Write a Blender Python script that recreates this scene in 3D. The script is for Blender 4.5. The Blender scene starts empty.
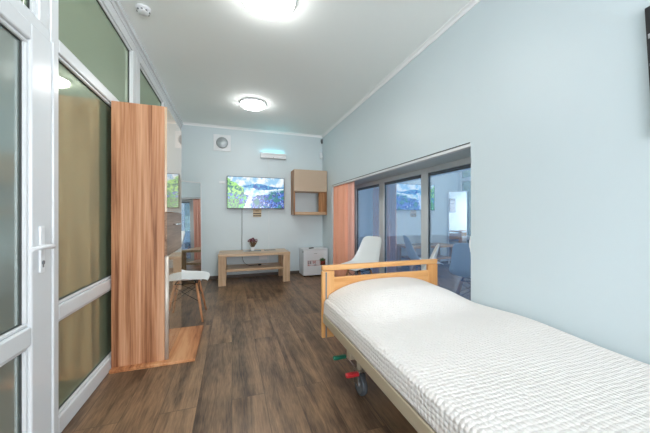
import bpy, bmesh, math, random
from mathutils import Vector, Matrix, noise
random.seed(4)
S = bpy.context.scene
COL = S.collection
PI = math.pi
# ------------------------------------------------------------ camera, world, exposure
CAM_H = 1.10
cd = bpy.data.cameras.new('camera'); cam = bpy.data.objects.new('camera', cd); COL.objects.link(cam)
cd.sensor_width = 36; cd.lens = 36*277/650.0; cd.clip_start = .02
cam.location = (0, 0, CAM_H); cam.rotation_euler = (PI/2, 0, -math.atan(93/277.0))
S.camera = cam
W = bpy.data.worlds.new('dusk'); S.world = W; W.use_nodes = True
bgn = W.node_tree.nodes['Background']; bgn.inputs[0].default_value = (.42, .54, .64, 1); bgn.inputs[1].default_value = 1.9
S.view_settings.view_transform = 'Standard'; S.view_settings.look = 'None'
S.view_settings.gamma = 1; S.view_settings.use_curve_mapping = False
S.view_settings.exposure = 0.66
S.cycles.max_bounces = 24; S.cycles.diffuse_bounces = 16; S.cycles.glossy_bounces = 8; S.cycles.transparent_max_bounces = 12
FILL_LIGHT = 7.5            # emission of the unseen fill window added behind the camera
LAMP = 24.0          # emission of the ceiling domes

XR, XL, YB, YF, HC = 1.71, -.82, 5.25, -2.6, 2.70   # right, left, back, behind camera, ceiling

# ------------------------------------------------------------ materials
def srgb(r, g, b):
    def k(v):
        v /= 255.0
        return v/12.92 if v <= .04045 else ((v+.055)/1.055)**2.4
    return (k(r), k(g), k(b), 1)
def mat(name, col, rough=.5, metal=0, spec=.5, coat=0, emit=None, estr=0, noise_amt=0, nscale=20, bump=0, bscale=200):
    m = bpy.data.materials.new(name); m.use_nodes = True
    nt = m.node_tree; p = nt.nodes['Principled BSDF']
    p.inputs['Base Color'].default_value = col; p.inputs['Roughness'].default_value = rough
    p.inputs['Metallic'].default_value = metal; p.inputs['Specular IOR Level'].default_value = spec
    p.inputs['Coat Weight'].default_value = coat; p.inputs['Coat Roughness'].default_value = .03
    if emit: p.inputs['Emission Color'].default_value = emit; p.inputs['Emission Strength'].default_value = estr
    tc = nt.nodes.new('ShaderNodeTexCoord')
    if noise_amt:
        n = nt.nodes.new('ShaderNodeTexNoise'); n.inputs['Scale'].default_value = nscale; n.inputs['Detail'].default_value = 4
        nt.links.new(tc.outputs['Object'], n.inputs['Vector'])
        mx = nt.nodes.new('ShaderNodeMix'); mx.data_type = 'RGBA'
        mx.inputs[6].default_value = tuple(c*(1-noise_amt) for c in col[:3])+(1,)
        mx.inputs[7].default_value = tuple(min(1, c*(1+noise_amt)) for c in col[:3])+(1,)
        nt.links.new(n.outputs['Fac'], mx.inputs[0]); nt.links.new(mx.outputs[2], p.inputs['Base Color'])
    if bump:
        n = nt.nodes.new('ShaderNodeTexNoise'); n.inputs['Scale'].default_value = bscale
        nt.links.new(tc.outputs['Object'], n.inputs['Vector'])
        b = nt.nodes.new('ShaderNodeBump'); b.inputs['Strength'].default_value = bump; b.inputs['Distance'].default_value = .002
        nt.links.new(n.outputs['Fac'], b.inputs['Height']); nt.links.new(b.outputs[0], p.inputs['Normal'])
    return m
def wood(name, c_dark, c_mid, c_light, axis='Z', scale=1.0, rough=.4, stretch=.09, strength=1.0, spec=.4):
    """grain runs along the given object axis"""
    m = bpy.data.materials.new(name); m.use_nodes = True
    nt = m.node_tree; p = nt.nodes['Principled BSDF']; L = nt.links.new
    p.inputs['Roughness'].default_value = rough; p.inputs['Specular IOR Level'].default_value = spec
    tc = nt.nodes.new('ShaderNodeTexCoord'); mp = nt.nodes.new('ShaderNodeMapping')
    sc = [scale]*3; sc['XYZ'.index(axis)] = scale*stretch
    mp.inputs['Scale'].default_value = sc; L(tc.outputs['Object'], mp.inputs['Vector'])
    n1 = nt.nodes.new('ShaderNodeTexNoise'); n1.inputs['Scale'].default_value = 9; n1.inputs['Detail'].default_value = 6; n1.inputs['Distortion'].default_value = .6
    n2 = nt.nodes.new('ShaderNodeTexNoise'); n2.inputs['Scale'].default_value = 55; n2.inputs['Detail'].default_value = 3
    L(mp.outputs[0], n1.inputs['Vector']); L(mp.outputs[0], n2.inputs['Vector'])
    ad = nt.nodes.new('ShaderNodeMath'); ad.operation = 'MULTIPLY_ADD'; ad.inputs[1].default_value = .3; 
    L(n2.outputs['Fac'], ad.inputs[0]); L(n1.outputs['Fac'], ad.inputs[2])
    r = nt.nodes.new('ShaderNodeValToRGB'); e = r.color_ramp.elements
    w = .17/strength
    e[0].position = .65-w; e[0].color = c_dark; e[1].position = .65+w; e[1].color = c_light
    x = r.color_ramp.elements.new(.65); x.color = c_mid
    L(ad.outputs[0], r.inputs[0]); L(r.outputs[0], p.inputs['Base Color'])
    b = nt.nodes.new('ShaderNodeBump'); b.inputs['Strength'].default_value = .12; b.inputs['Distance'].default_value = .001
    L(ad.outputs[0], b.inputs['Height']); L(b.outputs[0], p.inputs['Normal'])
    return m
M = {}
M['wall'] = mat('wall_paint', srgb(205, 218, 223), .42, spec=.45, noise_amt=.015, nscale=3, bump=.08, bscale=90)
M['ceil'] = mat('ceiling_paint', srgb(246, 252, 251), .8, spec=.2, noise_amt=.01, nscale=2)
M['soffit'] = M['wall']
M['white'] = mat('white_plastic', srgb(226, 230, 233), .3, noise_amt=.01, nscale=8)
M['pvc'] = mat('white_pvc', srgb(220, 225, 228), .22, spec=.5, noise_amt=.01, nscale=6)
M['cornice'] = mat('cornice_white', srgb(244, 247, 248), .5, noise_amt=.01)
M['gasket'] = mat('dark_gasket', srgb(60, 66, 66), .6, noise_amt=.05)
M['black'] = mat('black_plastic', srgb(24, 25, 28), .35, noise_amt=.1)
M['blackm'] = mat('black_metal', srgb(28, 28, 30), .4, metal=.6, noise_amt=.1)
M['chrome'] = mat('chrome', srgb(205, 205, 205), .2, metal=1, noise_amt=.02)
M['shell'] = mat('white_shell', srgb(232, 236, 237), .3, spec=.5, noise_amt=.008)
M['base'] = mat('baseboard_brown', srgb(84, 76, 68), .5, noise_amt=.2, nscale=14)
M['beige_gloss'] = mat('beige_gloss_front', srgb(204, 178, 148), .05, spec=1.0, coat=1.0, noise_amt=.01)
M['beige'] = mat('beige_front', srgb(188, 168, 146), .25, spec=.5, noise_amt=.02)
M['alu'] = mat('aluminium_profile', srgb(205, 196, 186), .35, metal=.3, noise_amt=.02)
M['steel_beige'] = mat('beige_powder_coat', srgb(186, 172, 148), .4, noise_amt=.02)
M['grey'] = mat('grey_plastic', srgb(120, 125, 130), .4, noise_amt=.03)
M['tyre'] = mat('grey_tyre', srgb(86, 92, 98), .6, noise_amt=.05)
M['red'] = mat('red_pedal', srgb(200, 40, 48), .4, noise_amt=.05)
M['green'] = mat('green_pedal', srgb(10, 110, 84), .4, noise_amt=.05)
M['vent'] = mat('vent_disc', srgb(170, 178, 182), .35, metal=.3, noise_amt=.03)
M['fridge'] = mat('fridge_white', srgb(222, 228, 232), .3, noise_amt=.01)
M['wenge'] = wood('wardrobe_walnut', srgb(120, 72, 44), srgb(182, 128, 92), srgb(208, 160, 126), 'Z', 2.3, .42, .03, 1.0)
M['wengeY'] = wood('plank_walnut', srgb(134, 80, 46), srgb(190, 130, 86), srgb(212, 160, 116), 'Y', 1.4, .42, .07)
M['drawer'] = wood('drawer_wood', srgb(112, 84, 66), srgb(150, 120, 98), srgb(170, 142, 120), 'Y', 1.6, .3, .06)
M['ash'] = wood('console_ash', srgb(176, 144, 112), srgb(198, 168, 136), srgb(214, 188, 158), 'Z', 2.0, .4, .06, .8)
M['ashX'] = wood('console_ash_flat', srgb(168, 138, 108), srgb(194, 164, 132), srgb(212, 186, 156), 'X', 2.0, .32, .06, .8)
M['shelfwood'] = wood('shelf_wood', srgb(112, 78, 48), srgb(164, 116, 74), srgb(188, 142, 98), 'Z', 2.5, .4, .06)
M['honeyX'] = wood('honey_beech', srgb(206, 146, 86), srgb(222, 168, 108), srgb(232, 184, 128), 'X', 2.0, .3, .06, .7)
M['honeyZ'] = wood('honey_beech_upright', srgb(206, 146, 86), srgb(222, 168, 108), srgb(232, 184, 128), 'Z', 2.0, .3, .06, .7)
M['legwood'] = wood('beech_leg', srgb(172, 116, 78), srgb(196, 142, 102), srgb(212, 162, 122), 'Z', 3, .4, .06, .7)

def floor_mat():
    m = bpy.data.materials.new('laminate'); m.use_nodes = True
    nt = m.node_tree; p = nt.nodes['Principled BSDF']; L = nt.links.new; N = nt.nodes.new
    p.inputs['Roughness'].default_value = .36; p.inputs['Specular IOR Level'].default_value = .45
    tc = N('ShaderNodeTexCoord'); mp = N('ShaderNodeMapping'); mp.inputs['Rotation'].default_value = (0, 0, PI/2)
    L(tc.outputs['Object'], mp.inputs['Vector'])
    br = N('ShaderNodeTexBrick'); br.offset = .37; br.inputs['Scale'].default_value = 1
    br.inputs['Brick Width'].default_value = 1.28; br.inputs['Row Height'].default_value = .192
    br.inputs['Mortar Size'].default_value = .0016; br.inputs['Mortar Smooth'].default_value = .3
    br.inputs['Color1'].default_value = (.0, 0, 0, 1); br.inputs['Color2'].default_value = (1, 1, 1, 1); br.inputs['Mortar'].default_value = (.5, .5, .5, 1)
    br.inputs['Bias'].default_value = 0
    L(mp.outputs[0], br.inputs['Vector'])
    # shift grain per plank
    sep = N('ShaderNodeVectorMath'); sep.operation = 'SCALE'; sep.inputs['Scale'].default_value = 7.3; L(br.outputs['Color'], sep.inputs[0])
    ad = N('ShaderNodeVectorMath'); ad.operation = 'ADD'; L(tc.outputs['Object'], ad.inputs[0]); L(sep.outputs[0], ad.inputs[1])
    m2 = N('ShaderNodeMapping'); m2.inputs['Scale'].default_value = (1, .09, 1); L(ad.outputs[0], m2.inputs['Vector'])
    n1 = N('ShaderNodeTexNoise'); n1.inputs['Scale'].default_value = 10; n1.inputs['Detail'].default_value = 10; n1.inputs['Distortion'].default_value = .7; n1.inputs['Roughness'].default_value = .74
    n2 = N('ShaderNodeTexNoise'); n2.inputs['Scale'].default_value = 120; n2.inputs['Detail'].default_value = 3
    n3 = N('ShaderNodeTexNoise'); n3.inputs['Scale'].default_value = 3.2; n3.inputs['Detail'].default_value = 3
    L(m2.outputs[0], n1.inputs['Vector']); L(m2.outputs[0], n2.inputs['Vector']); L(ad.outputs[0], n3.inputs['Vector'])
    a1 = N('ShaderNodeMath'); a1.operation = 'MULTIPLY_ADD'; a1.inputs[1].default_value = .35; L(n2.outputs['Fac'], a1.inputs[0]); L(n1.outputs['Fac'], a1.inputs[2])
    a2 = N('ShaderNodeMath'); a2.operation = 'MULTIPLY_ADD'; a2.inputs[1].default_value = .35; L(n3.outputs['Fac'], a2.inputs[0]); L(a1.outputs[0], a2.inputs[2])
    a3 = N('ShaderNodeMath'); a3.operation = 'MULTIPLY_ADD'; a3.inputs[1].default_value = .10; L(br.outputs['Color'], a3.inputs[0]); L(a2.outputs[0], a3.inputs[2])
    r = N('ShaderNodeValToRGB'); e = r.color_ramp.elements
    e[0].position = 0; e[0].color = srgb(58, 42, 31); e[1].position = 1; e[1].color = srgb(156, 124, 94)
    x = e.new(.38); x.color = srgb(102, 81, 63); x = e.new(.62); x.color = srgb(128, 102, 78)
    mr_ = N('ShaderNodeMapRange'); mr_.inputs['From Min'].default_value = .68; mr_.inputs['From Max'].default_value = 1.10
    L(a3.outputs[0], mr_.inputs['Value']); L(mr_.outputs[0], r.inputs[0])
    # knots
    vo = N('ShaderNodeTexVoronoi'); vo.inputs['Scale'].default_value = 2.6
    m3 = N('ShaderNodeMapping'); m3.inputs['Scale'].default_value = (1.3, .55, 1); L(ad.outputs[0], m3.inputs['Vector']); dv = N('ShaderNodeVectorMath'); dv.operation = 'MULTIPLY_ADD'; dv.inputs[1].default_value = (.25, .25, 0); L(n1.outputs['Color'], dv.inputs[0]); L(m3.outputs[0], dv.inputs[2]); L(dv.outputs[0], vo.inputs['Vector'])
    kr = N('ShaderNodeValToRGB'); kr.color_ramp.elements[0].position = .04; kr.color_ramp.elements[0].color = (.38, .33, .3, 1)
    kr.color_ramp.elements[1].position = .22; kr.color_ramp.elements[1].color = (1, 1, 1, 1); L(vo.outputs['Distance'], kr.inputs[0])
    mu = N('ShaderNodeMix'); mu.data_type = 'RGBA'; mu.blend_type = 'MULTIPLY'; mu.inputs[0].default_value = 1
    L(r.outputs[0], mu.inputs[6]); L(kr.outputs[0], mu.inputs[7])
    mo = N('ShaderNodeMix'); mo.data_type = 'RGBA'; mo.inputs[7].default_value = srgb(76, 62, 50)
    L(br.outputs['Fac'], mo.inputs[0]); L(mu.outputs[2], mo.inputs[6]); L(mo.outputs[2], p.inputs['Base Color'])
    b = N('ShaderNodeBump'); b.inputs['Strength'].default_value = .15; b.inputs['Distance'].default_value = .002
    L(a1.outputs[0], b.inputs['Height']); L(b.outputs[0], p.inputs['Normal'])
    return m
M['floor'] = floor_mat()

def reflective_glass(name, tint, gloss_fac, gloss_col):
    m = bpy.data.materials.new(name); m.use_nodes = True; nt = m.node_tree; L = nt.links.new
    nt.nodes.remove(nt.nodes['Principled BSDF']); out = nt.nodes['Material Output']
    t = nt.nodes.new('ShaderNodeBsdfTransparent'); t.inputs[0].default_value = tint
    g = nt.nodes.new('ShaderNodeBsdfGlossy'); g.inputs['Roughness'].default_value = .012; g.inputs['Color'].default_value = gloss_col
    tc = nt.nodes.new('ShaderNodeTexCoord'); n = nt.nodes.new('ShaderNodeTexNoise'); n.inputs['Scale'].default_value = 1.7
    L(tc.outputs['Object'], n.inputs['Vector'])
    b = nt.nodes.new('ShaderNodeBump'); b.inputs['Strength'].default_value = .05; b.inputs['Distance'].default_value = .01
    L(n.outputs['Fac'], b.inputs['Height']); L(b.outputs[0], g.inputs['Normal'])
    mx = nt.nodes.new('ShaderNodeMixShader'); mx.inputs[0].default_value = gloss_fac
    L(t.outputs[0], mx.inputs[1]); L(g.outputs[0], mx.inputs[2]); L(mx.outputs[0], out.inputs[0])
    return m
M['winglass'] = reflective_glass('coated_window_glass', (.62, .70, .78, 1), .58, (.86, .94, 1, 1))
M['mirror'] = mat('mirror_silver', (.86, .89, .9, 1), .01, metal=1)
def partition_glass(name, base, tint, fac, rough):
    m = mat(name, base, .5, spec=.3, noise_amt=.06, nscale=.9); nt = m.node_tree; L = nt.links.new
    p = nt.nodes['Principled BSDF']; g = nt.nodes.new('ShaderNodeBsdfGlossy'); g.inputs['Color'].default_value = tint; g.inputs['Roughness'].default_value = rough
    mx = nt.nodes.new('ShaderNodeMixShader'); mx.inputs[0].default_value = fac
    L(p.outputs[0], mx.inputs[1]); L(g.outputs[0], mx.inputs[2]); L(mx.outputs[0], nt.nodes['Material Output'].inputs[0]); return m
M['frost'] = partition_glass('tinted_partition_glass', srgb(122, 142, 122), (.86, .95, .74, 1), .44, .035)
M['frostdoor'] = partition_glass('tinted_door_glass', srgb(126, 140, 134), (.86, .93, .9, 1), .42, .10)

def emis(name, col, st):
    m = bpy.data.materials.new(name); m.use_nodes = True; nt = m.node_tree
    nt.nodes.remove(nt.nodes['Principled BSDF'])
    e = nt.nodes.new('ShaderNodeEmission'); e.inputs[0].default_value = col; e.inputs[1].default_value = st
    nt.links.new(e.outputs[0], nt.nodes['Material Output'].inputs[0]); return m
M['dome'] = emis('lamp_dome', (1, .985, .96, 1), LAMP)
M['fill_light'] = emis('fill_light_glow', (.99, .97, 1, 1), FILL_LIGHT)  # glow of the added fill window
M['uv'] = emis('uv_lamp', (.15, .85, 1, 1), 6)

def cover_mat():
    m = bpy.data.materials.new('pebbled_bedspread'); m.use_nodes = True; nt = m.node_tree; L = nt.links.new; N = nt.nodes.new
    p = nt.nodes['Principled BSDF']; p.inputs['Base Color'].default_value = srgb(236, 231, 227); p.inputs['Roughness'].default_value = .85
    p.inputs['Specular IOR Level'].default_value = .2; p.inputs['Sheen Weight'].default_value = .15
    uv = N('ShaderNodeUVMap'); uv.uv_map = 'UVMap'
    mp = N('ShaderNodeMapping'); mp.inputs['Scale'].default_value = (52, 52, 52)
    nz = N('ShaderNodeTexNoise'); nz.inputs['Scale'].default_value = 7; nz.inputs['Detail'].default_value = 1
    L(uv.outputs[0], nz.inputs['Vector'])
    va = N('ShaderNodeVectorMath'); va.operation = 'MULTIPLY_ADD'; va.inputs[1].default_value = (.018, .018, 0); 
    L(nz.outputs['Color'], va.inputs[0]); L(uv.outputs[0], va.inputs[2]); L(va.outputs[0], mp.inputs['Vector'])
    vo = N('ShaderNodeTexVoronoi'); vo.inputs['Scale'].default_value = 1; vo.inputs['Randomness'].default_value = .28; vo.feature = 'SMOOTH_F1'
    vo.inputs['Smoothness'].default_value = .15
    L(mp.outputs[0], vo.inputs['Vector'])
    s = N('ShaderNodeMath'); s.operation = 'MULTIPLY'; s.inputs[1].default_value = -1; L(vo.outputs['Distance'], s.inputs[0])
    b = N('ShaderNodeBump'); b.inputs['Strength'].default_value = 1.0; b.inputs['Distance'].default_value = .0085
    L(s.outputs[0], b.inputs['Height']); L(b.outputs[0], p.inputs['Normal'])
    return m
M['cover'] = cover_mat()

def curtain_mat(name, a, b_):
    m = bpy.data.materials.new(name); m.use_nodes = True; nt = m.node_tree; L = nt.links.new; N = nt.nodes.new
    p = nt.nodes['Principled BSDF']; p.inputs['Roughness'].default_value = .8; p.inputs['Specular IOR Level'].default_value = .15
    tc = N('ShaderNodeTexCoord'); mp = N('ShaderNodeMapping'); mp.inputs['Scale'].default_value = (1, 5, .25)
    n = N('ShaderNodeTexNoise'); n.inputs['Scale'].default_value = 3
    L(tc.outputs['Object'], mp.inputs[0]); L(mp.outputs[0], n.inputs['Vector'])
    mx = N('ShaderNodeMix'); mx.data_type = 'RGBA'; mx.inputs[6].default_value = a; mx.inputs[7].default_value = b_
    L(n.outputs['Fac'], mx.inputs[0]); L(mx.outputs[2], p.inputs['Base Color'])
    p.inputs['Transmission Weight'].default_value = 0
    return m
M['curtain'] = curtain_mat('orange_curtain', srgb(248, 176, 146), srgb(252, 196, 168))
M['curtain_pale'] = curtain_mat('pale_curtain', srgb(238, 196, 182), srgb(240, 184, 168))

# ------------------------------------------------------------ mesh helpers
def bx(bm, x0, y0, z0, x1, y1, z1, bev=0, seg=2):
    r = bmesh.ops.create_cube(bm, size=1)
    vs = r['verts']
    for v in vs:
        v.co = Vector((x0+(v.co.x+.5)*(x1-x0), y0+(v.co.y+.5)*(y1-y0), z0+(v.co.z+.5)*(z1-z0)))
    if bev:
        es = list({e for v in vs for e in v.link_edges})
        bmesh.ops.bevel(bm, geom=es, offset=bev, segments=seg, profile=.5, affect='EDGES')
    return bm
def box(x0, y0, z0, x1, y1, z1, bev=0): return bx(bmesh.new(), x0, y0, z0, x1, y1, z1, bev)
def tube(bm, pts, rad, n=10, closed_ends=True):
    """round tube through pts; rad is number or list"""
    pts = [Vector(p) for p in pts]; rads = rad if isinstance(rad, (list, tuple)) else [rad]*len(pts)
    rings = []; up = None
    for i, p in enumerate(pts):
        d = (pts[min(i+1, len(pts)-1)]-pts[max(i-1, 0)]).normalized()
        if up is None: up = d.orthogonal().normalized()
        up = (up-d*up.dot(d)); up = up.normalized() if up.length > 1e-6 else d.orthogonal().normalized()
        q = d.cross(up)
        rings.append([bm.verts.new(p+(up*math.cos(2*PI*k/n)+q*math.sin(2*PI*k/n))*rads[i]) for k in range(n)])
    for a, b in zip(rings, rings[1:]):
        for k in range(n):
            f = bm.faces.new((a[k], a[(k+1) % n], b[(k+1) % n], b[k])); f.smooth = True
    if closed_ends:
        bm.faces.new(rings[0][::-1]); bm.faces.new(rings[-1])
    return bm
def lathe(bm, prof, n=40, centre=(0, 0, 0), axis='Z'):
    """prof: (radius, height) pairs"""
    c = Vector(centre); rings = []
    def pt(r, h, a):
        x, y = r*math.cos(a), r*math.sin(a)
        return c+(Vector((x, y, h)) if axis == 'Z' else Vector((x, h, y)) if axis == 'Y' else Vector((h, x, y)))
    for r, h in prof:
        if r < 1e-5: rings.append([bm.verts.new(pt(0, h, 0))])
        else: rings.append([bm.verts.new(pt(r, h, 2*PI*k/n)) for k in range(n)])
    for a, b in zip(rings, rings[1:]):
        for k in range(n):
            k2 = (k+1) % n
            if len(a) == 1 and len(b) == 1: continue
            if len(a) == 1: vs = (a[0], b[k2], b[k])
            elif len(b) == 1: vs = (a[k], a[k2], b[0])
            else: vs = (a[k], a[k2], b[k2], b[k])
            f = bm.faces.new(vs); f.smooth = True
    bmesh.ops.recalc_face_normals(bm, faces=bm.faces)
    return bm
def obj(name, bm, m, parent=None, loc=None, rot=None, smooth=False):
    me = bpy.data.meshes.new(name); bmesh.ops.recalc_face_normals(bm, faces=bm.faces); bm.to_mesh(me); bm.free()
    o = bpy.data.objects.new(name, me); COL.objects.link(o)
    me.materials.append(M[m] if isinstance(m, str) else m)
    if smooth:
        for p in me.polygons: p.use_smooth = True
    if parent: o.parent = parent
    if loc: o.location = loc
    if rot: o.rotation_euler = rot
    return o
def thing(name, label, cat, loc=(0, 0, 0), rz=0, group=None):
    o = bpy.data.objects.new(name, None); COL.objects.link(o); o.location = loc; o.rotation_euler = (0, 0, rz); o.empty_display_size = .1
    return tag(o, label, cat, group)
def tag(o, label, cat, group=None):
    o['label'] = label; o['category'] = cat
    if group: o['group'] = group
    return o
def struct(name, bm, m, parent=None):
    o = obj(name, bm, m, parent)
    if not parent: o['kind'] = 'structure'
    return o
def sempty(name, loc=(0, 0, 0)):
    o = bpy.data.objects.new(name, None); COL.objects.link(o); o.location = loc; o['kind'] = 'structure'; return o
def letters(name, body, size, m, parent, loc, rot):
    cu = bpy.data.curves.new(name, 'FONT'); cu.body = body; cu.size = size; cu.extrude = .0006; cu.align_x = 'CENTER'
    t = bpy.data.objects.new(name+'_tmp', cu); COL.objects.link(t)
    dg = bpy.context.evaluated_depsgraph_get(); me = bpy.data.meshes.new_from_object(t.evaluated_get(dg))
    bpy.data.objects.remove(t); me.materials.clear(); me.materials.append(M[m])
    o = bpy.data.objects.new(name, me); COL.objects.link(o); o.parent = parent; o.location = loc; o.rotation_euler = rot
    return o

# ------------------------------------------------------------ room shell
WX = 2.12            # window plane at the back of the recess
WY0, WY1, WZ = 1.633, 4.70, 1.66
struct('floor', box(-.95, YF-.1, -.1, WX+.12, YB+.1, 0), 'floor')
struct('ceiling', box(-.95, YF-.1, HC, WX+.12, YB+.1, HC+.1), 'ceil')
struct('wall_back', box(-.95, YB, 0, WX+.12, YB+.1, HC), 'wall')
bm = bmesh.new()
for a in ((-.95, 0, -.60, HC), (1.50, 0, WX+.12, HC), (-.60, 0, 1.50, .5), (-.60, 2.4, 1.50, HC)): bx(bm, a[0], YF-.1, a[1], a[2], YF, a[3])
struct('wall_front', bm, 'wall')
w2 = bpy.data.objects.new('added_fill_window', None); COL.objects.link(w2); w2['kind'] = 'structure'  # unseen window, added to brighten the ceiling and near wall
bm = bmesh.new()
for a in ((-.6, .5, 1.5, .56), (-.6, 2.34, 1.5, 2.4), (-.6, .56, -.54, 2.34), (1.44, .56, 1.5, 2.34), (.42, .56, .48, 2.34)): bx(bm, a[0], YF-.09, a[1], a[2], YF-.02, a[3], .004)
obj('frame', bm, 'pvc', w2)
obj('fill_light_pane', box(-.54, YF-.06, .56, 1.44, YF-.055, 2.34), 'fill_light', w2)  # glowing sheet that serves as the added fill light
bm = box(XR, YF, 0, WX+.12, WY0, HC); bx(bm, XR, WY1, 0, WX+.12, YB, HC); bx(bm, XR, WY0, WZ, WX+.12, WY1, HC)
struct('wall_right', bm, 'wall')
struct('ground_outside', box(WX+.12, -6, -.3, 14, 16, -.2), mat('dusk_ground', srgb(150, 156, 172), .9, noise_amt=.2, nscale=2))
# baseboards
struct('baseboard_back', box(XL, YB-.014, 0, XR, YB, .055, .003), 'base')
struct('baseboard_right', box(XR-.014, YF, 0, XR, WY0, .055, .003), 'base')
struct('baseboard_corner', box(XR-.014, WY1, 0, XR, YB-.014, .055, .003), 'base')
# cornices (small white coving)
def coving(x0, y0, x1, y1, nx, ny, size=.035):
    bm = bmesh.new(); prof = [(0, 0), (size, 0), (size, -.008), (size*.55, -.012), (.012, -size*.55), (.008, -size), (0, -size)]
    ra, rb = [], []
    for a, h in prof:
        ra.append(bm.verts.new((x0+nx*a, y0+ny*a, HC+h))); rb.append(bm.verts.new((x1+nx*a, y1+ny*a, HC+h)))
    for i in range(len(prof)):
        j = (i+1) % len(prof); bm.faces.new((ra[i], ra[j], rb[j], rb[i]))
    bm.faces.new(ra); bm.faces.new(rb[::-1]); return bm
struct('trim_1', coving(XL, YB, XR, YB, 0, -1), 'cornice')
struct('trim_2', coving(XR, YF, XR, YB, -1, 0), 'cornice')

# ------------------------------------------------------------ left wall: glazed white partition with a door
wl = sempty('wall_left')
PX = XL            # face of frames
GX = XL-.028       # glass face, set back
def post(y0, y1, z0=0, z1=2.62, px=PX, parent=wl, nm='post'): return obj(nm, box(px-.07, y0, z0, px, y1, z1, .006), 'pvc', parent)
def rail(y0, y1, z0, z1, px=PX, parent=wl, nm='rail'): return obj(nm, box(px-.069, y0, z0, px-.001, y1, z1, .006), 'pvc', parent)
def bead(y0, y1, z0, z1, parent=wl, px=PX):
    """sloped glazing bead and dark gasket round one pane"""
    bm = bmesh.new(); w = .016
    for (a0, b0, a1, b1) in ((y0, z0, y1, z0+w), (y0, z1-w, y1, z1), (y0, z0+w, y0+w, z1-w), (y1-w, z0+w, y1, z1-w)):
        bx(bm, px-.03, a0, b0, px-.012, a1, b1, .004, 1)
    obj('glazing_bead', bm, 'pvc', parent)
    bm = bmesh.new(); g = .004; w2 = w+g
    for (a0, b0, a1, b1) in ((y0+w, z0+w, y1-w, z0+w2), (y0+w, z1-w2, y1-w, z1-w), (y0+w, z0+w, y0+w2, z1-w), (y1-w2, z0+w, y1-w, z1-w)):
        bx(bm, px-.031, a0, b0, px-.024, a1, b1)
    obj('gasket', bm, 'gasket', parent)
def pane(y0, y1, z0, z1, parent=wl, m='frost', px=PX):
    obj('glass_pane', box(px-.045, y0-.005, z0-.005, px-.03, y1+.005, z1+.005), m, parent)
    bead(y0, y1, z0, z1, parent, px)
post(1.585, 1.668, 1.98, 2.62); post(1.668, 1.738, 0)
post(2.83, 2.93, 0); post(2.932, 3.03, 0); post(3.98, 4.10, 0); post(5.16, 5.25, 0)
post(.66, .74, 0)
obj('top_rail', box(PX-.07, YF, 2.55, PX+.002, YB, 2.625, .005), 'pvc', wl)
for k, (zz0, zz1, pr) in enumerate(((2.62, 2.655, .012), (2.655, 2.7, .03))):
    obj('head_moulding', box(PX-.07, YF, zz0, PX+pr, YB, zz1, .005), 'pvc', wl)
for a, b in ((1.738, 2.83), (3.03, 3.98), (4.10, 5.16)):
    rail(a, b, 0, .092); rail(a, b, .58, .653); rail(a, b, 1.92, 1.985)
    pane(a, b, .092, .58); pane(a, b, .653, 1.92); pane(a, b, 1.985, 2.55)
rail(.74, 1.668, 1.93, 1.985); pane(.74, 1.585, 1.985, 2.55)
obj('solid_infill', box(PX-.07, YF, 0, PX, .66, 2.55), 'wall', wl)
obj('backing', box(PX-.12, YF, 0, PX-.075, YB, HC), 'wall', wl)
# the door
dr = sempty('door_1')
DX = PX+.012
def dbox(nm, y0, z0, y1, z1): return obj(nm, box(DX-.06, y0, z0, DX, y1, z1, .007), 'pvc', dr)
dbox('stile', 1.515, .01, 1.655, 1.925); dbox('stile', .75, .01, .87, 1.925)
dbox('top_rail', .87, 1.85, 1.515, 1.925); dbox('mid_rail', .87, .55, 1.515, .632); dbox('bottom_rail', .87, .01, 1.515, .13)
obj('edge_lip', box(DX-.02, 1.655, .01, DX+.006, 1.672, 1.93, .004), 'pvc', dr)
pane(.87, 1.515, .13, .55, dr, 'frostdoor', DX); pane(.87, 1.515, .632, 1.85, dr, 'frostdoor', DX)
hp = obj('handle_plate', box(DX, 1.555, .85, DX+.01, 1.585, 1.058, .004), 'white', dr)
bm = bmesh.new(); tube(bm, [(DX+.008, 1.570, .965), (DX+.04, 1.570, .965)], .011, 12)
tube(bm, [(DX+.042, 1.580, .965), (DX+.044, 1.560, .967), (DX+.044, 1.50, .969), (DX+.040, 1.44, .966)], [.010, .011, .010, .008], 12)
obj('lever', bm, 'white', hp)
bm = bmesh.new(); lathe(bm, [(0, 0), (.009, 0), (.009, .003), (0, .003)], 20, (DX+.01, 1.570, .895), 'X'); bx(bm, DX+.01, 1.566, .874, DX+.012, 1.574, .895)
obj('key_cylinder', bm, 'grey', hp)

# ------------------------------------------------------------ window in the right-hand recess
wn = sempty('window_1')
fr = bmesh.new()
bx(fr, WX, WY0, 1.60, WX+.06, WY1, WZ, .004); bx(fr, WX, WY0, 0, WX+.06, WY1, .07, .004)
for a, b in ((WY0, 1.68), (2.63, 2.745), (3.59, 3.73), (4.54, WY1)):
    bx(fr, WX-.002, a, .07, WX+.058, b, 1.60, .005)
obj('frame', fr, 'pvc', wn)
for a, b in ((1.68, 2.63), (2.745, 3.59), (3.73, 4.54)):
    obj('glass_pane', box(WX+.022, a-.003, .067, WX+.026, b+.003, 1.603), 'winglass', wn)
    bm = bmesh.new()
    for (a0, b0, a1, b1) in ((a, .07, b, .078), (a, .07, a+.008, 1.6), (b-.008, .07, b, 1.6)): bx(bm, WX+.012, a0, b0, WX+.021, a1, b1)
    obj('gasket', bm, 'gasket', wn)
    bm = bmesh.new(); 
    for zz in (1.562, 1.58): bx(bm, WX+.004, a+.005, zz, WX+.019, b-.005, zz+.014, .003)
    obj('blind_cassette', bm, mat('blind_brown', srgb(92, 88, 80), .5, noise_amt=.05), wn)

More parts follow.
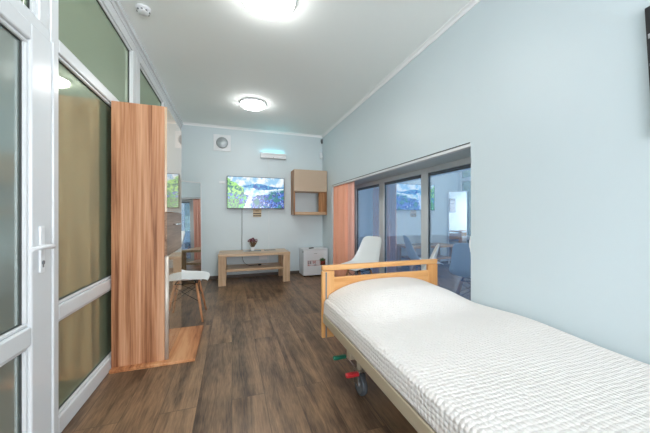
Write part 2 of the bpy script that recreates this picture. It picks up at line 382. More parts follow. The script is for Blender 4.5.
# ------------------------------------------------------------ ceiling lamps
def ceiling_light(x, y, r, label):
    t = thing('ceiling_light', label, 'ceiling light', (x, y, HC), 0, 'round ceiling lights')
    obj('rim', lathe(bmesh.new(), [(0, 0), (r, 0), (r+.004, -.012), (r, -.024), (r-.012, -.026), (0, -.026)], 56), 'white', t)
    obj('dome', lathe(bmesh.new(), [(r-.008, -.026), (r*.93, -.042), (r*.80, -.058), (r*.55, -.070), (r*.25, -.076), (0, -.077)], 56), 'dome', t)
    return t
ceiling_light(.25, 2.03, .20, 'large round glowing ceiling lamp cut off by the top edge of the photo')
ceiling_light(.28, 4.02, .175, 'round white dome lamp glowing on the ceiling near the television wall')
# smoke detector
t = thing('smoke_detector', 'small round white smoke detector on the ceiling beside the glass partition', 'smoke detector', (-.645, 2.46, HC)); t.scale = (.9, .9, .9)
obj('base', lathe(bmesh.new(), [(0, 0), (.055, 0), (.057, -.012), (.05, -.022), (0, -.022)], 32), 'white', t)
obj('sensor_head', lathe(bmesh.new(), [(.040, -.022), (.044, -.034), (.036, -.046), (0, -.048)], 32), 'white', t)
bm = bmesh.new()
for k in range(8):
    a = k*PI/4; c, s_ = math.cos(a)*.043, math.sin(a)*.043
    bx(bm, c-.007, s_-.007, -.037, c+.007, s_+.007, -.029)
obj('smoke_slot', bm, 'grey', t)

# ------------------------------------------------------------ hallway wardrobe
wd = thing('wardrobe', 'tall walnut wardrobe with glossy beige front and low projecting plank against the glass partition', 'wardrobe', (-.64, 2.67, 0))
def wp(nm, x0, y0, z0, x1, y1, z1, m, bev=.002, par=wd):
    o = obj(nm, box(x0+.64, y0-2.67, z0, x1+.64, y1-2.67, z1, bev), m, par); return o
FX = -.464; WT = 1.925
wp('side_panel', -.815, 2.352, .022, FX-.016, 2.372, WT, 'wenge')
wp('side_panel', -.815, 2.972, .022, FX-.016, 2.992, WT, 'wenge')
wp('top_panel', -.815, 2.373, WT-.02, FX-.018, 2.971, WT, 'wenge')
wp('back_panel', -.815, 2.373, .024, -.809, 2.971, WT-.022, 'wenge')
wp('base_plank', -.815, 2.31, 0, -.268, 2.995, .022, 'wengeY', .003)
wp('door', FX-.016, 2.354, 1.134, FX, 2.990, WT, 'beige_gloss', .002)
dw = wp('drawer', FX-.016, 2.354, .805, FX, 2.990, 1.130, 'drawer', .002)
bm = bmesh.new(); 
tube(bm, [(FX+.64, -.07, 1.035), (FX+.662, -.07, 1.035)], .004, 8); tube(bm, [(FX+.64, .09, 1.035), (FX+.662, .09, 1.035)], .004, 8)
bx(bm, FX+.658, -.09, 1.028, FX+.668, .11, 1.042, .002)
obj('handle', bm, 'chrome', dw)
wp('lower_door', FX-.016, 2.385, .026, FX, 2.990, .801, 'beige_gloss', .002)
bm = bmesh.new(); tube(bm, [(FX+.64-.004, 2.368-2.67, .024), (FX+.64-.004, 2.368-2.67, .800)], .015, 14)
obj('edge_profile', bm, 'alu', wd)

# ------------------------------------------------------------ leaning mirror in the corner
MA = math.radians(34.5)
mr = thing('standing_mirror', 'tall narrow mirror in thin white frame standing across the corner beside the television bench', 'mirror', (-.485, 5.19, 0), MA); mr.rotation_euler = (math.radians(-1.0), 0, MA)
ML = .40
bm = bmesh.new()
bx(bm, -ML, 0, .10, -ML+.014, .016, 1.688, .003); bx(bm, -.014, 0, .10, 0, .016, 1.688, .003)
bx(bm, -ML+.014, 0, .10, -.014, .016, .115, .003); bx(bm, -ML+.014, 0, 1.672, -.014, .016, 1.688, .003)
bx(bm, -ML+.002, .012, 0, -ML+.03, .024, .3, .003); bx(bm, -.03, .012, 0, -.002, .024, .3, .003)
obj('frame', bm, 'white', mr)
obj('mirror_glass', box(-ML+.013, .005, .114, -.013, .013, 1.673), 'mirror', mr)

# ------------------------------------------------------------ white shell chairs
def make_chair(label):
    t = thing('shell_chair', label, 'chair', (0, 0, 0), 0, 'white shell chairs on beech legs')
    # shell faces local +X ; station = (x, z, half width, edge lift, back?)
    st = [(.235, .418, .150, -.012), (.225, .438, .185, .000), (.17, .440, .215, .012), (.09, .432, .228, .026), (0, .424, .232, .040), (-.08, .424, .232, .056),
          (-.145, .440, .228, .075), (-.190, .480, .220, .085), (-.215, .540, .208, .075), (-.232, .610, .195, .058), (-.248, .680, .182, .042), (-.262, .745, .174, .03), (-.271, .785, .162, .020), (-.276, .806, .142, .012), (-.279, .818, .11, .008), (-.280, .822, .07, .006)]
    nC = 14; bm = bmesh.new(); rows = []
    for i, (x, z, w, lift) in enumerate(st):
        a = st[max(i-1, 0)]; b = st[min(i+1, len(st)-1)]
        d = Vector((b[0]-a[0], 0, b[1]-a[1])).normalized(); nrm = Vector((d.z, 0, -d.x))   # to the inside (up / forward)
        if nrm.z < 0 and i < 6: nrm = -nrm
        if i >= 6 and nrm.x < 0: nrm = -nrm
        row = []
        for k in range(nC+1):
            u = 2*k/nC-1
            row.append(bm.verts.new(Vector((x, math.sin(u*PI/2)*w*.5+u*w*.5, z))+nrm*lift*abs(u)**2.6))
        rows.append(row)
    for a, b in zip(rows, rows[1:]):
        for k in range(nC):
            f = bm.faces.new((a[k], a[k+1], b[k+1], b[k])); f.smooth = True
    sh = obj('seat_shell', bm, 'shell', t)
    so = sh.modifiers.new('thick', 'SOLIDIFY'); so.thickness = .007; so.offset = 0
    sb = sh.modifiers.new('smooth', 'SUBSURF'); sb.levels = 1; sb.render_levels = 2
    tops = [(.12, .13), (.12, -.13), (-.11, .13), (-.11, -.13)]; feet = [(.20, .215), (.20, -.215), (-.21, .215), (-.21, -.215)]
    tops = [(sx*.105+.01, sy*.10) for sx in (1, -1) for sy in (1, -1)]
    feet = [(sx*.185+.0, sy*.205) for sx in (1, -1) for sy in (1, -1)]
    P = []
    for (ax, ay), (fx, fy) in zip(tops, feet):
        top = Vector((ax, ay, .385)); ft = Vector((fx, fy, 0)); P.append((top, ft))
        lg = obj('leg', tube(bmesh.new(), [ft, ft.lerp(top, .5), top], [.0095, .0135, .0145], 12), 'legwood', t)
    wires = bmesh.new()
    def on(i, k): return P[i][1].lerp(P[i][0], k)
    for a, b in ((0, 1), (2, 3), (0, 2), (1, 3)):
        tube(wires, [on(a, .93), on(b, .52)], .0028, 6); tube(wires, [on(b, .93), on(a, .52)], .0028, 6)
    for i in range(4): tube(wires, [on(i, .82), on(i, 1.0), (P[i][0].x*.75, P[i][0].y*.75, .425)], .007, 8)
    tube(wires, [on(0, 1), on(1, 1), on(3, 1), on(2, 1), on(0, 1)], .005, 6)
    obj('wire_brace', wires, 'blackm', t)
    return t
c1 = make_chair('white shell chair on beech legs by the wardrobe, left of the television bench')
def dup(root, loc, rz, label):
    r = root.copy(); COL.objects.link(r); r.location = loc; r.rotation_euler = (0, 0, rz); r['label'] = label
    for ch in root.children:
        c = ch.copy(); COL.objects.link(c); c.parent = r
    return r
dup(c1, (1.63, 3.38, 0), PI+.38, 'white shell chair in the window recess next to the orange curtain')
dup(c1, (1.73, 2.42, 0), math.radians(141), 'white shell chair, only its back edge showing, behind the right bed post')
c1.location = (-.475, 3.35, 0)

# ------------------------------------------------------------ television bench
tb = thing('television_bench', 'low pale ash television bench with open shelf against the back wall', 'tv bench', (.365, 4.87, 0))
X0, X1 = -.573, .573
def tp(nm, a, m, bev=.003): return obj(nm, box(*a, bev), m, tb)
tp('top', (X0, -.22, .457, X1, .33, .500), 'ashX')
for sx in (0, 1):
    for sy in (0, 1):
        x = X0+.003 if not sx else X1-.118; y = -.218 if not sy else .27
        obj('leg', box(x, y, 0, x+.115, y+.05, .457, .002), 'ash', tb)
tp('shelf', (X0+.119, -.2, .215, X1-.119, .29, .25), 'ashX')
# glass mat, plant, cables
g = obj('glass_tray', box(-.15, -.08, 0, .15, .08, .008, .002), mat('dark_glass_tray', srgb(92, 108, 100), .08, spec=.8, noise_amt=.05)); g.location = (.33, 4.98, .5005)
tag(g, 'flat dark green glass tray on the television bench under the plant pot', 'tray')
g = obj('glass_tray', box(-.10, -.05, 0, .10, .05, .006, .002), mat('grey_tray', srgb(132, 138, 130), .2, noise_amt=.05)); g.location = (.64, 5.0, .5005)
tag(g, 'thin grey mat on the television bench right of the plant tray', 'mat')
pt = thing('heather_plant', 'small dark red heather in a white square pot on the television bench', 'potted plant', (.34, 4.97, .509))
bm = bmesh.new(); lathe(bm, [(0, 0), (.034, 0), (.042, .062), (.037, .062), (.034, .05), (0, .05)], 4); bmesh.ops.rotate(bm, verts=bm.verts, matrix=Matrix.Rotation(PI/4, 3, 'Z'))
for f in bm.faces: f.smooth = False
obj('pot', bm, 'white', pt)
bm = bmesh.new()
for k in range(60):
    a = random.random()*2*PI; r = random.random()**.6; h = .10+.05*random.random()
    tip = Vector((math.cos(a)*r*.085, math.sin(a)*r*.07, .05+h*(1.15-.25*r)))
    b0 = Vector((math.cos(a)*r*.02, math.sin(a)*r*.02, .048))
    tube(bm, [b0, b0.lerp(tip, .5)+Vector((0, 0, .008)), tip], [.0018, .0025, .001], 5)
obj('stems', bm, mat('heather_stems', srgb(122, 98, 72), .8, noise_amt=.3, nscale=60), pt)
bm = bmesh.new()
for k in range(110):
    a = random.random()*2*PI; r = random.random()**.6; h = .13+.045*random.random()
    c = (math.cos(a)*r*.082, math.sin(a)*r*.07, .03+h*(1.1-.2*r))
    bmesh.ops.create_icosphere(bm, subdivisions=1, radius=.006+.004*random.random(), matrix=Matrix.Translation(c))
fl = obj('flowers', bm, mat('heather_flowers', srgb(118, 62, 78), .8, noise_amt=.35, nscale=50), pt)
def cable(pts, r, label, m='black', nm='cable', cat='cable'):
    P = [Vector(p) for p in pts]; out = []
    for i in range(len(P)-1):
        p0, p1, p2, p3 = P[max(i-1, 0)], P[i], P[i+1], P[min(i+2, len(P)-1)]
        for k in range(8):
            u = k/8; out.append(.5*((2*p1)+(-p0+p2)*u+(2*p0-5*p1+4*p2-p3)*u*u+(-p0+3*p1-3*p2+p3)*u**3))
    out.append(P[-1])
    return tag(obj(nm, tube(bmesh.new(), out, r, 8), m), label, cat)
cable([(.17, 5.238, 1.28), (.172, 5.24, .9), (.168, 5.24, .5), (.17, 5.225, .40), (.20, 5.12, .29), (.27, 4.98, .256), (.36, 4.95, .256), (.42, 4.93, .262)], .004, 'thin black television cable running down the back wall to the bench shelf')
cable([(.655, 5.247, 2.176), (.655, 5.247, 1.4), (.655, 5.247, .7), (.652, 5.245, .40), (.64, 5.2, .35), (.60, 5.05, .258), (.50, 5.0, .256), (.58, 4.93, .258), (.66, 4.99, .256)], .0028, 'thin white cable running down the back wall from the air steriliser', 'white')
p = thing('power_plug', 'small black power plug lying on the shelf of the television bench', 'plug', (.46, 4.93, .2505), .5)
obj('plug_body', box(-.03, -.015, 0, .02, .015, .024, .006), 'black', p)
bm = bmesh.new(); tube(bm, [(.018, -.008, .012), (.036, -.008, .012)], .002, 6); tube(bm, [(.018, .008, .012), (.036, .008, .012)], .002, 6)
obj('prong', bm, 'chrome', p)
p = thing('power_socket', 'white double power socket low on the back wall behind the bench', 'socket', (.55, 5.25, .34))
obj('plate', box(-.075, -.01, -.04, .075, 0, .04, .003), 'white', p)
for dx in (-.036, .036): obj('outlet', lathe(bmesh.new(), [(0, -.006), (.018, -.006), (.02, -.012), (.022, -.0125), (.022, -.009)], 20, (dx, 0, 0), 'Y'), 'white', p)

# ------------------------------------------------------------ television
tv = thing('television', 'wide black flat television showing a bright flowery hillside on the back wall', 'television', (.423, 5.18, 1.528))
TW, TH = .507, .290
obj('casing', box(-TW, -.0, -TH, TW, .04, TH, .004), 'black', tv)
bm = bmesh.new()
for a in ((-TW, -.004, -TH, TW, 0.001, -TH+.014), (-TW, -.004, TH-.009, TW, .001, TH), (-TW, -.004, -TH+.014, -TW+.009, .001, TH-.009), (TW-.009, -.004, -TH+.014, TW, .001, TH-.009)): bx(bm, *a, .001, 1)
obj('bezel', bm, 'black', tv)
obj('wall_bracket', box(-.15, .041, -.1, .15, .066, .1, .003), 'blackm', tv)
NX, NY = 168, 96
def fbm(x, y, s, o=0): return noise.fractal(Vector((x*s+o, y*s-o, o*1.7)), .6, 2.1, 5)
def lerp3(a, b, t): t = max(0, min(1, t)); return tuple(a[i]*(1-t)+b[i]*t for i in range(3))
def scene_col(u, v):     # u 0..1 left to right, v 0..1 bottom to top: painted hillside shown on the screen
    n = fbm(u*1.8, v, 4, 3); n2 = fbm(u*1.8, v, 14, 9); n3 = fbm(u*1.8, v, 30, 5)
    white = (240, 246, 252)
    col = lerp3((150, 200, 235), white, .55+n*1.8)
    ridge = .78-.18*max(0, (u-.1))+.05*n                               # left green slope falling
    hill = .70+.10*math.exp(-((u-.52)/.2)**2)+.02*n2                  # far blue hill
    if v < hill and v > .56: col = lerp3((16, 86, 170), (96, 186, 220), .45+n2*.9)
    if v < .64+.05*math.sin(u*7)+.03*n: col = lerp3((120, 190, 225), (240, 250, 250), .75+n*1.0)
    if u < .28 and v < .95-1.15*u+.05*n2: col = lerp3((20, 110, 110), (170, 235, 120), .5+n2*2.0)
    if u > .72 and v < .56+.22*(u-.72)+.02*n2: col = lerp3((60, 120, 150), (170, 210, 230), .5+n2*1.5)
    if v < .50-.10*math.sin(u*4)+.06*n:
        c = lerp3((4, 26, 110), (70, 130, 235), .5+n3*2.2)
        c = lerp3(c, (235, 240, 250), max(0, n2*1.5-.3))
        if u < .42: c = lerp3(c, (90, 210, 90), .4+n2*2.2)
        else: c = lerp3(c, (0, 120, 120), max(0, n*2.4+.1))
        col = c
    if abs(u-.38-.14*(v-.3)) < .06*(1-v*.8)+.02*n2 and v < .6: col = lerp3((236, 244, 255), (170, 200, 245), .5+n3)
    if v < .30 and u < .2: col = lerp3((20, 60, 90), (90, 200, 70), .5+n3*1.8)
    return col
bm = bmesh.new(); cl = bm.verts.layers.float_color.new('pic'); gv = []
for j in range(NY+1):
    r = []
    for i in range(NX+1):
        u, v = i/NX, j/NY
        q = bm.verts.new((-TW+.009+u*(2*TW-.018), -.001, -TH+.014+v*(2*TH-.023)))
        c = srgb(*[max(0, min(255, k)) for k in scene_col(u, v)]); q[cl] = c; r.append(q)
    gv.append(r)
for j in range(NY):
    for i in range(NX): bm.faces.new((gv[j][i], gv[j][i+1], gv[j+1][i+1], gv[j+1][i]))
m = bpy.data.materials.new('screen_picture'); m.use_nodes = True; nt = m.node_tree; p_ = nt.nodes['Principled BSDF']
at = nt.nodes.new('ShaderNodeAttribute'); at.attribute_name = 'pic'; p_.inputs['Base Color'].default_value = (.01, .01, .01, 1); p_.inputs['Roughness'].default_value = .15
nt.links.new(at.outputs['Color'], p_.inputs['Emission Color']); p_.inputs['Emission Strength'].default_value = .66
obj('screen', bm, m, tv)
# plate under the TV, switch
t = thing('cable_outlet', 'small beige wall outlet with two black slots right under the television', 'outlet', (.44, 5.25, 1.165))
obj('plate', box(-.075, -.012, -.072, .075, 0, .072, .003), mat('outlet_beige', srgb(206, 184, 150), .5, noise_amt=.03), t)
for z in (-.05, -.012): obj('slot', box(-.07, -.016, z-.010, .07, -.011, z+.008, .002), mat('slot_brown', srgb(52, 42, 34), .5, noise_amt=.05), t)
obj('badge', box(-.03, -.015, .03, .03, -.011, .045, .002), mat('badge_brown', srgb(150, 118, 84), .5, noise_amt=.05), t)
t = thing('light_switch', 'small white switch on the back wall, left of the television', 'switch', (-.165, 5.25, 1.705))
obj('plate', box(-.05, -.01, -.022, .05, 0, .022, .003), 'white', t); obj('rocker', box(-.03, -.014, -.014, .03, -.009, .014, .002), 'white', t)
t = thing('wall_hook', 'small white holder on the near edge of the window recess above the bed', 'hook', (XR+.012, WY0, .89))
obj('plate', box(-.010, .0005, -.062, .03, .012, .062, .003), 'white', t); obj('peg', box(-.008, .012, -.03, .010, .022, .03, .003), 'white', t)
# vent
t = thing('air_vent', 'square white vent with a grey round disc high on the back wall', 'vent', (-.165, 5.25, 2.405))
bm = box(-.145, -.016, -.145, .145, 0, .145, .004); obj('plate', bm, 'white', t)
obj('vent_disc', lathe(bmesh.new(), [(0, -.05), (.02, -.048), (.085, -.034), (.098, -.026), (.094, -.02), (.09, -.012)], 40, (0, 0, 0), 'Y'), 'vent', t)
# uv air steriliser
t = thing('air_steriliser', 'flat white wall air steriliser glowing cyan on top, above the television', 'air steriliser', (.73, 5.25, 2.225))
obj('casing', box(-.235, -.075, -.045, .235, 0, .035, .006), 'white', t)
obj('top_shade', box(-.235, -.085, .018, .235, -.074, .05, .004), 'white', t)
obj('lamp', tube(bmesh.new(), [(-.20, -.038, .046), (.20, -.038, .046)], .009, 10), 'uv', t)
obj('button', lathe(bmesh.new(), [(0, -.08), (.006, -.08), (.007, -.074)], 12, (0, 0, -.03), 'Y'), 'grey', t)
# corner sensor + little camera
t = thing('motion_sensor', 'white motion sensor hanging in the far right corner under the ceiling', 'sensor', (1.665, 5.205, 2.30), math.radians(45))
bm = bmesh.new(); lathe(bm, [(0, -.068), (.018, -.064), (.028, -.05), (.030, 0), (.028, .05), (.018, .062), (0, .066)], 20); obj('housing', bm, 'white', t)
obj('lens', lathe(bmesh.new(), [(0, -.036), (.012, -.033), (.02, -.024)], 16, (0, 0, -.02), 'Y'), 'cornice', t)
t = thing('corner_bracket', 'tiny dark bracket in the far right corner just below the cornice', 'bracket', (1.685, 5.225, 2.60), math.radians(45))
obj('arm', box(-.012, -.02, -.03, .012, .02, .03, .004), 'grey', t); obj('tip', lathe(bmesh.new(), [(0, -.028), (.012, -.026), (.014, 0), (0, .002)], 12, (0, -.005, -.03), 'Z'), 'gasket', t)

# ------------------------------------------------------------ wall cabinet
wc = thing('wall_cabinet', 'small wall cabinet with beige flap over an open shelf, hung in the far right corner', 'wall cabinet', (1.07, 4.96, 1.13))
CW, CD, CH = .63, .285, .83
def cp(nm, a, m, par=wc): return obj(nm, box(*a, .002), m, par)
cp('side_panel', (0, .0, 0, .02, CD, CH), 'shelfwood'); cp('side_panel', (CW-.02, 0, 0, CW, CD, CH), 'shelfwood')
cp('top_panel', (.021, 0, CH-.02, CW-.021, CD, CH), 'ashX'); cp('bottom_panel', (.021, 0, 0, CW-.021, CD, .055), 'ashX')
cp('shelf', (.021, .012, .43, CW-.021, CD, .448), 'ashX')
cp('flap_door', (.0, -.018, .432, CW, -.001, CH), 'beige')
cp('inner_divider', (CW-.15, .03, .056, CW-.022, .048, .429), 'shelfwood')

# ------------------------------------------------------------ small fridge
fg = thing('mini_fridge', 'small white fridge with stickers on its door, in the far right corner', 'fridge', (1.45, 5.035, 0))
obj('cabinet', box(-.225, -.12, .02, .24, .17, .488, .008), 'fridge', fg)
dd = obj('door', box(-.225, -.17, .025, .24, -.126, .486, .010), 'fridge', fg)
obj('worktop', box(-.23, -.172, .489, .245, .172, .506, .006), 'white', fg)
obj('hinge', box(-.222, -.15, .44, -.232, -.13, .475, .001), 'grey', fg)
for x in (-.19, .19):
    for y in (-.1, .14): obj('foot', lathe(bmesh.new(), [(0, 0), (.018, 0), (.018, .019), (0, .019)], 12, (x, y, 0)), 'black', fg)
letters('badge', 'ARIEL', .022, 'grey', dd, (.0, -.1705, .42), (PI/2, 0, 0)) if False else obj('badge', box(-.03, -.1715, .418, .03, -.1695, .424), 'grey', dd)
# sticker: bordered panel with red and dark characters
stm = mat('sticker_white', srgb(214, 214, 218), .4, noise_amt=.02); redm = mat('sticker_red', srgb(178, 92, 84), .5, noise_amt=.05); drk = mat('sticker_dark', srgb(80, 78, 84), .5, noise_amt=.05)
stk = obj('sticker', box(-.155, -.1722, .20, .085, -.1698, .30, .0005), stm, dd)
bm = bmesh.new()
for a in ((-.152, .203, .08, .206), (-.152, .294, .08, .297), (-.152, .203, -.149, .297), (.077, .203, .08, .297)): bx(bm, a[0], -.1732, a[1], a[2], -.172, a[3])
obj('sticker_border', bm, redm, stk)
glyph = {'[': ['11', '10', '10', '10', '11'], 'E': ['111', '100', '111', '100', '111'], 'S': ['111', '100', '111', '001', '111'], 'm': ['111', '101', '101', '101', '101'], '-': ['000', '000', '111', '000', '000']}
def small_type(txt, x, z, px, m, par):
    bm = bmesh.new()
    for ch in txt:
        g_ = glyph[ch]
        for r_, line in enumerate(g_):
            for c_, b in enumerate(line):
                if b == '1': bx(bm, x+c_*px, -.1736, z-r_*px, x+(c_+1)*px, -.172, z-(r_-1)*px)
        x += (len(g_[0])+1)*px
    obj('sticker_lettering', bm, m, par)
small_type('[E', -.14, .275, .010, drk, stk); small_type('SE', -.055, .278, .009, redm, stk); small_type('m-', -.14, .222, .006, redm, stk); small_type('-E-', -.04, .222, .006, drk, stk)
mg = thing('fridge_magnet', 'dark picture magnet with green leaves on the fridge door', 'magnet', (1.45+.135, 4.862, .265))
obj('backing_card', box(-.045, -.006, -.06, .055, 0, .055, .003), mat('magnet_brown', srgb(110, 62, 40), .5, noise_amt=.5, nscale=60), mg)
bm = bmesh.new()
for k in range(16):
    a = PI*.1+PI*.8*k/15; L_ = .045+.02*random.random()
    tube(bm, [(-.01, -.01, .02), (-.01+math.cos(a)*L_*.6, -.014, .02+math.sin(a)*L_*.6), (-.01+math.cos(a)*L_, -.012, .02+math.sin(a)*L_)], [.003, .006, .001], 6)
obj('leaves', bm, mat('leaf_green', srgb(60, 98, 58), .6, noise_amt=.3, nscale=50), mg)
bm = bmesh.new()
for k in range(7): bmesh.ops.create_icosphere(bm, subdivisions=2, radius=.011, matrix=Matrix.Translation((-.03+.07*random.random(), -.012, -.04+.05*random.random())))
obj('fruit', bm, mat('fruit_red', srgb(150, 48, 38), .5, noise_amt=.2), mg)
rm = thing('remote_control', 'small black remote control lying on top of the mini fridge', 'remote control', (1.40, 4.97, .506), .5)
obj('body', box(-.05, -.02, 0, .05, .02, .016, .005), 'black', rm); obj('keypad', box(-.035, -.013, .015, .03, .013, .0175, .001), 'grey', rm)

# ------------------------------------------------------------ curtain and track
def curtain(y0, y1, x0, folds, amp, m, label, z0=.03, z1=1.645, group=None):
    bm = bmesh.new(); nx, nz = folds*14, 24; g = []
    for j in range(nz+1):
        z = z0+(z1-z0)*j/nz; r = []
        for i in range(nx+1):
            u = i/nx; a = u*folds*2*PI
            am = amp*(1-.25*j/nz)
            r.append(bm.verts.new((x0+am*math.sin(a)+.006*math.sin(a*2.3+z*1.5), y0+(y1-y0)*u+.012*math.sin(a*.5+z*2)*(1-j/nz), z)))
        g.append(r)
    for j in range(nz):
        for i in range(nx):
            f = bm.faces.new((g[j][i], g[j][i+1], g[j+1][i+1], g[j+1][i])); f.smooth = True
    o = obj('curtain', bm, m); s_ = o.modifiers.new('thick', 'SOLIDIFY'); s_.thickness = .003
    return tag(o, label, 'curtain', group)
curtain(4.08, 4.68, 1.755, 7, .032, 'curtain', 'orange pleated curtain at the far end of the window recess')
curtain(3.87, 4.07, 1.765, 3, .022, 'curtain_pale', 'narrow pale pink curtain edge hanging next to the orange curtain')
bm = box(XR+.002, WY0+.002, WZ-.028, XR+.05, WY1-.002, WZ-.001, .002)
o = obj('curtain_track', bm, 'white'); tag(o, 'long white curtain track under the front edge of the window recess', 'curtain track')
o2 = obj('track_shadow_line', box(XR-.003, WY0+.01, WZ-.004, XR+.002, WY1-.01, WZ+.003), 'gasket', o)  # dark strip standing in for the shadow line along the track

# ------------------------------------------------------------ hospital bed
bed = thing('hospital_bed', 'hospital bed with honey wooden end boards and beige steel side rail along the right wall', 'bed', (1.165, .93, 0))
bxo, byo = 1.165, .93
BX0, BX1, FYB = .640, 1.700, 1.99
def bp(nm, x0, y0, z0, x1, y1, z1, m, bev=.004, par=bed): return obj(nm, box(x0-bxo, y0-byo, z0, x1-bxo, y1-byo, z1, bev), m, par)
def end_board(y):
    e = bp('end_board', BX0+.09, y-.012, .44, BX1-.09, y+.012, .638, 'honeyX', .006)
    bp('end_top_rail', BX0+.002, y-.018, .690, BX1-.002, y+.018, .730, 'honeyX', .008)
    for x in (BX0, BX1-.10):
        bp('end_post', x, y-.016, .185, x+.10, y+.016, .688, 'honeyZ', .008)
        bp('steel_insert', x+.016, y-.019, .20, x+.028, y-.0155, .675, 'grey', .001) if False else None
    for x in (BX0+.026,): bp('steel_insert', x, y-.0185, .19, x+.012, y-.0162, .68, 'grey', .0005)
    return e
end_board(FYB); end_board(-.15)
bp('side_rail', BX0+.004, -.12, .308, BX0+.036, FYB-.02, .370, 'steel_beige', .004)
bp('side_rail', BX1-.05, -.12, .305, BX1-.025, FYB-.02, .362, 'steel_beige', .004)
bp('lying_frame', BX0+.04, -.10, .345, BX1-.055, FYB-.03, .372, 'steel_beige', .003)
for y in (.10, 1.62): bp('cross_beam', BX0+.06, y-.03, .20, BX1-.08, y+.03, .25, 'steel_beige', .004)
for y in (.10, 1.62):
    for x in (BX0+.14, BX1-.16): bp('riser', x-.02, y-.02, .24, x+.02, y+.02, .35, 'steel_beige', .003)
def caster(x, y, pedals=True):
    ox, oy = x-bxo, y-byo
    c = obj('caster_fork', tube(bmesh.new(), [(ox, oy+.01, .13), (ox, oy+.01, .205)], .016, 12), 'steel_beige', bed)
    bm = bmesh.new(); bx(bm, ox-.028, oy-.03, .06, ox-.021, oy+.03, .145, .004); bx(bm, ox+.021, oy-.03, .06, ox+.028, oy+.03, .145, .004); bx(bm, ox-.028, oy-.03, .138, ox+.028, oy+.03, .148, .003)
    obj('fork_cheek', bm, 'chrome', c)
    bm = lathe(bmesh.new(), [(.052, -.018), (.062, -.016), (.066, -.006), (.066, .006), (.062, .016), (.052, .018)], 36, (ox, oy-.01, .066), 'X'); obj('tyre', bm, 'tyre', c)
    bm = lathe(bmesh.new(), [(0, -.014), (.046, -.013), (.053, -.017), (.053, .017), (.046, .013), (0, .014)], 32, (ox, oy-.01, .066), 'X'); obj('hub', bm, 'grey', c)
    bm = lathe(bmesh.new(), [(0, -.020), (.012, -.019), (.014, -.013)], 16, (ox, oy-.01, .066), 'X'); obj('hub_cap', bm, 'white', c)
    if pedals:
        for dy, mm, lx in ((-.045, 'red', -.03), (.17, 'green', -.02)):
            bm = bmesh.new(); bx(bm, ox-.115, oy+dy-.016, .142, ox+lx, oy+dy+.016, .164, .008); obj('brake_pedal', bm, mm, c)['label'] = ('red' if mm == 'red' else 'green')+' brake pedal'
        bm = bmesh.new(); bx(bm, ox-.03, oy-.05, .15, ox-.02, oy+.19, .158, .002); obj('pedal_link', bm, 'chrome', c)
caster(.755, 1.565); caster(1.55, 1.565, False); caster(.775, .10, False); caster(1.55, .10, False)
bp('latch', BX0+.045, 1.90, .37, BX0+.06, 1.945, .43, 'white', .005)
mt = obj('mattress', box(BX0+.035, -.10, .3735, BX1-.06, FYB-.035, .455, .02), mat('mattress_grey', srgb(190, 195, 200), .8, noise_amt=.03))
tag(mt, 'mattress lying on the hospital bed under the white bedspread', 'mattress')
# bedspread: one draped cloth
def top_z(x, y):
    z = .484+.006*noise.noise(Vector((x*3, y*3, 1)))
    z += .010*math.sin(y*6.2+.6)*max(0, min(1, (x-.9)/.6))
    # pillow shape at the far end
    fy = max(0, min(1, (y-1.38)/.34)); fy = fy*fy*(3-2*fy)
    fy2 = max(0, min(1, (1.99-y)/.03)); 
    cx = (x-1.165)/.50; fx = max(0, 1-abs(cx)**2.4)
    z += .125*fy*fx**.8*(.93+.07*fy2)
    return z
bm = bmesh.new(); uvl = bm.loops.layers.uv.new('UVMap')
XA, XB = .660, 1.665
rowsG = []; NYC = 170; y_a, y_b = -.125, 1.965
def section(y):
    pts = []
    # left drop (bottom to top), rounded corner, top, right drop
    hem = .376+.002*math.sin(y*9)
    for k in range(10):
        u = k/9; z = hem+(.452-hem)*u; pts.append((BX0+.014+.0015*math.sin(y*5)*(1-u)-.004*(1-u), z))
    for k in range(1, 8):
        a = k/8*PI/2; pts.append((BX0+.014+.036*(1-math.cos(a)), .452+(top_z(XA, y)-.452)*math.sin(a)))
    n = 66
    for k in range(n+1):
        x = BX0+.050+(XB-BX0-.050)*k/n; pts.append((x, top_z(x, y)))
    for k in range(1, 8):
        a = k/8*PI/2; pts.append((XB+.030*math.sin(a), .452+(top_z(XB, y)-.452)*math.cos(a)))
    for k in range(1, 8):
        pts.append((XB+.030, .452-(.452-.378)*k/7))
    return pts
secs = [];
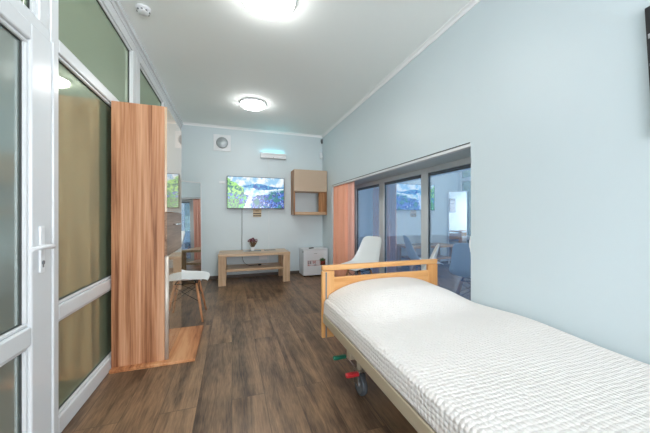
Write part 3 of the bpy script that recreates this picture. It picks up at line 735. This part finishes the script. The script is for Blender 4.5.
for j in range(NYC+1):
    y = y_a+(y_b-y_a)*j/NYC; secs.append((y, section(y)))
for y, pts in secs:
    r = []; s_ = 0; prev = None
    for x, z in pts:
        if prev: s_ += math.hypot(x-prev[0], z-prev[1])
        prev = (x, z); r.append((bm.verts.new((x, y, z)), s_))
    rowsG.append((y, r))
for (ya, a), (yb, b) in zip(rowsG, rowsG[1:]):
    for k in range(len(a)-1):
        f = bm.faces.new((a[k][0], a[k+1][0], b[k+1][0], b[k][0])); f.smooth = True
        for lp, uvv in zip(f.loops, ((a[k][1], ya), (a[k+1][1], ya), (b[k+1][1], yb), (b[k][1], yb))): lp[uvl].uv = uvv
# tuck at the foot end: drop straight down behind the board
last = rowsG[-1][1]; drop = []
low = [(bm.verts.new((v.co.x, min(v.co.y+.006, 1.971), min(v.co.z, .46)-.03 if v.co.z > .46 else v.co.z-.002)), s_) for v, s_ in last]
for k in range(len(last)-1):
    f = bm.faces.new((last[k][0], last[k+1][0], low[k+1][0], low[k][0])); f.smooth = True
    for lp, uvv in zip(f.loops, ((last[k][1], y_b), (last[k+1][1], y_b), (low[k+1][1], y_b+.1), (low[k][1], y_b+.1))): lp[uvl].uv = uvv
sp = obj('bedspread', bm, 'cover'); s_ = sp.modifiers.new('thick', 'SOLIDIFY'); s_.thickness = .004; s_.offset = -1
tag(sp, 'white pebble-textured bedspread covering the hospital bed', 'bedspread')

# ------------------------------------------------------------ picture at the right edge
pc = thing('framed_picture', 'dark framed picture high on the right wall at the photo edge', 'picture', (XR, .44, 1.75)); pc.rotation_euler = (math.radians(-2.5), 0, 0)
obj('frame', box(-.022, -.245, -.30, -.001, .245, .26, .004), 'black', pc)
bm = bmesh.new()
for k, z in enumerate((.12, .09, .03, .0, -.03, -.055, -.08, -.12, -.16, -.20, -.24)): bx(bm, -.0235, -.22, z, -.0215, .238-.01*(k % 3), z+(.012 if k > 1 else .02))
obj('print', bm, mat('picture_print', srgb(170, 172, 176), .4, noise_amt=.3, nscale=30), pc)
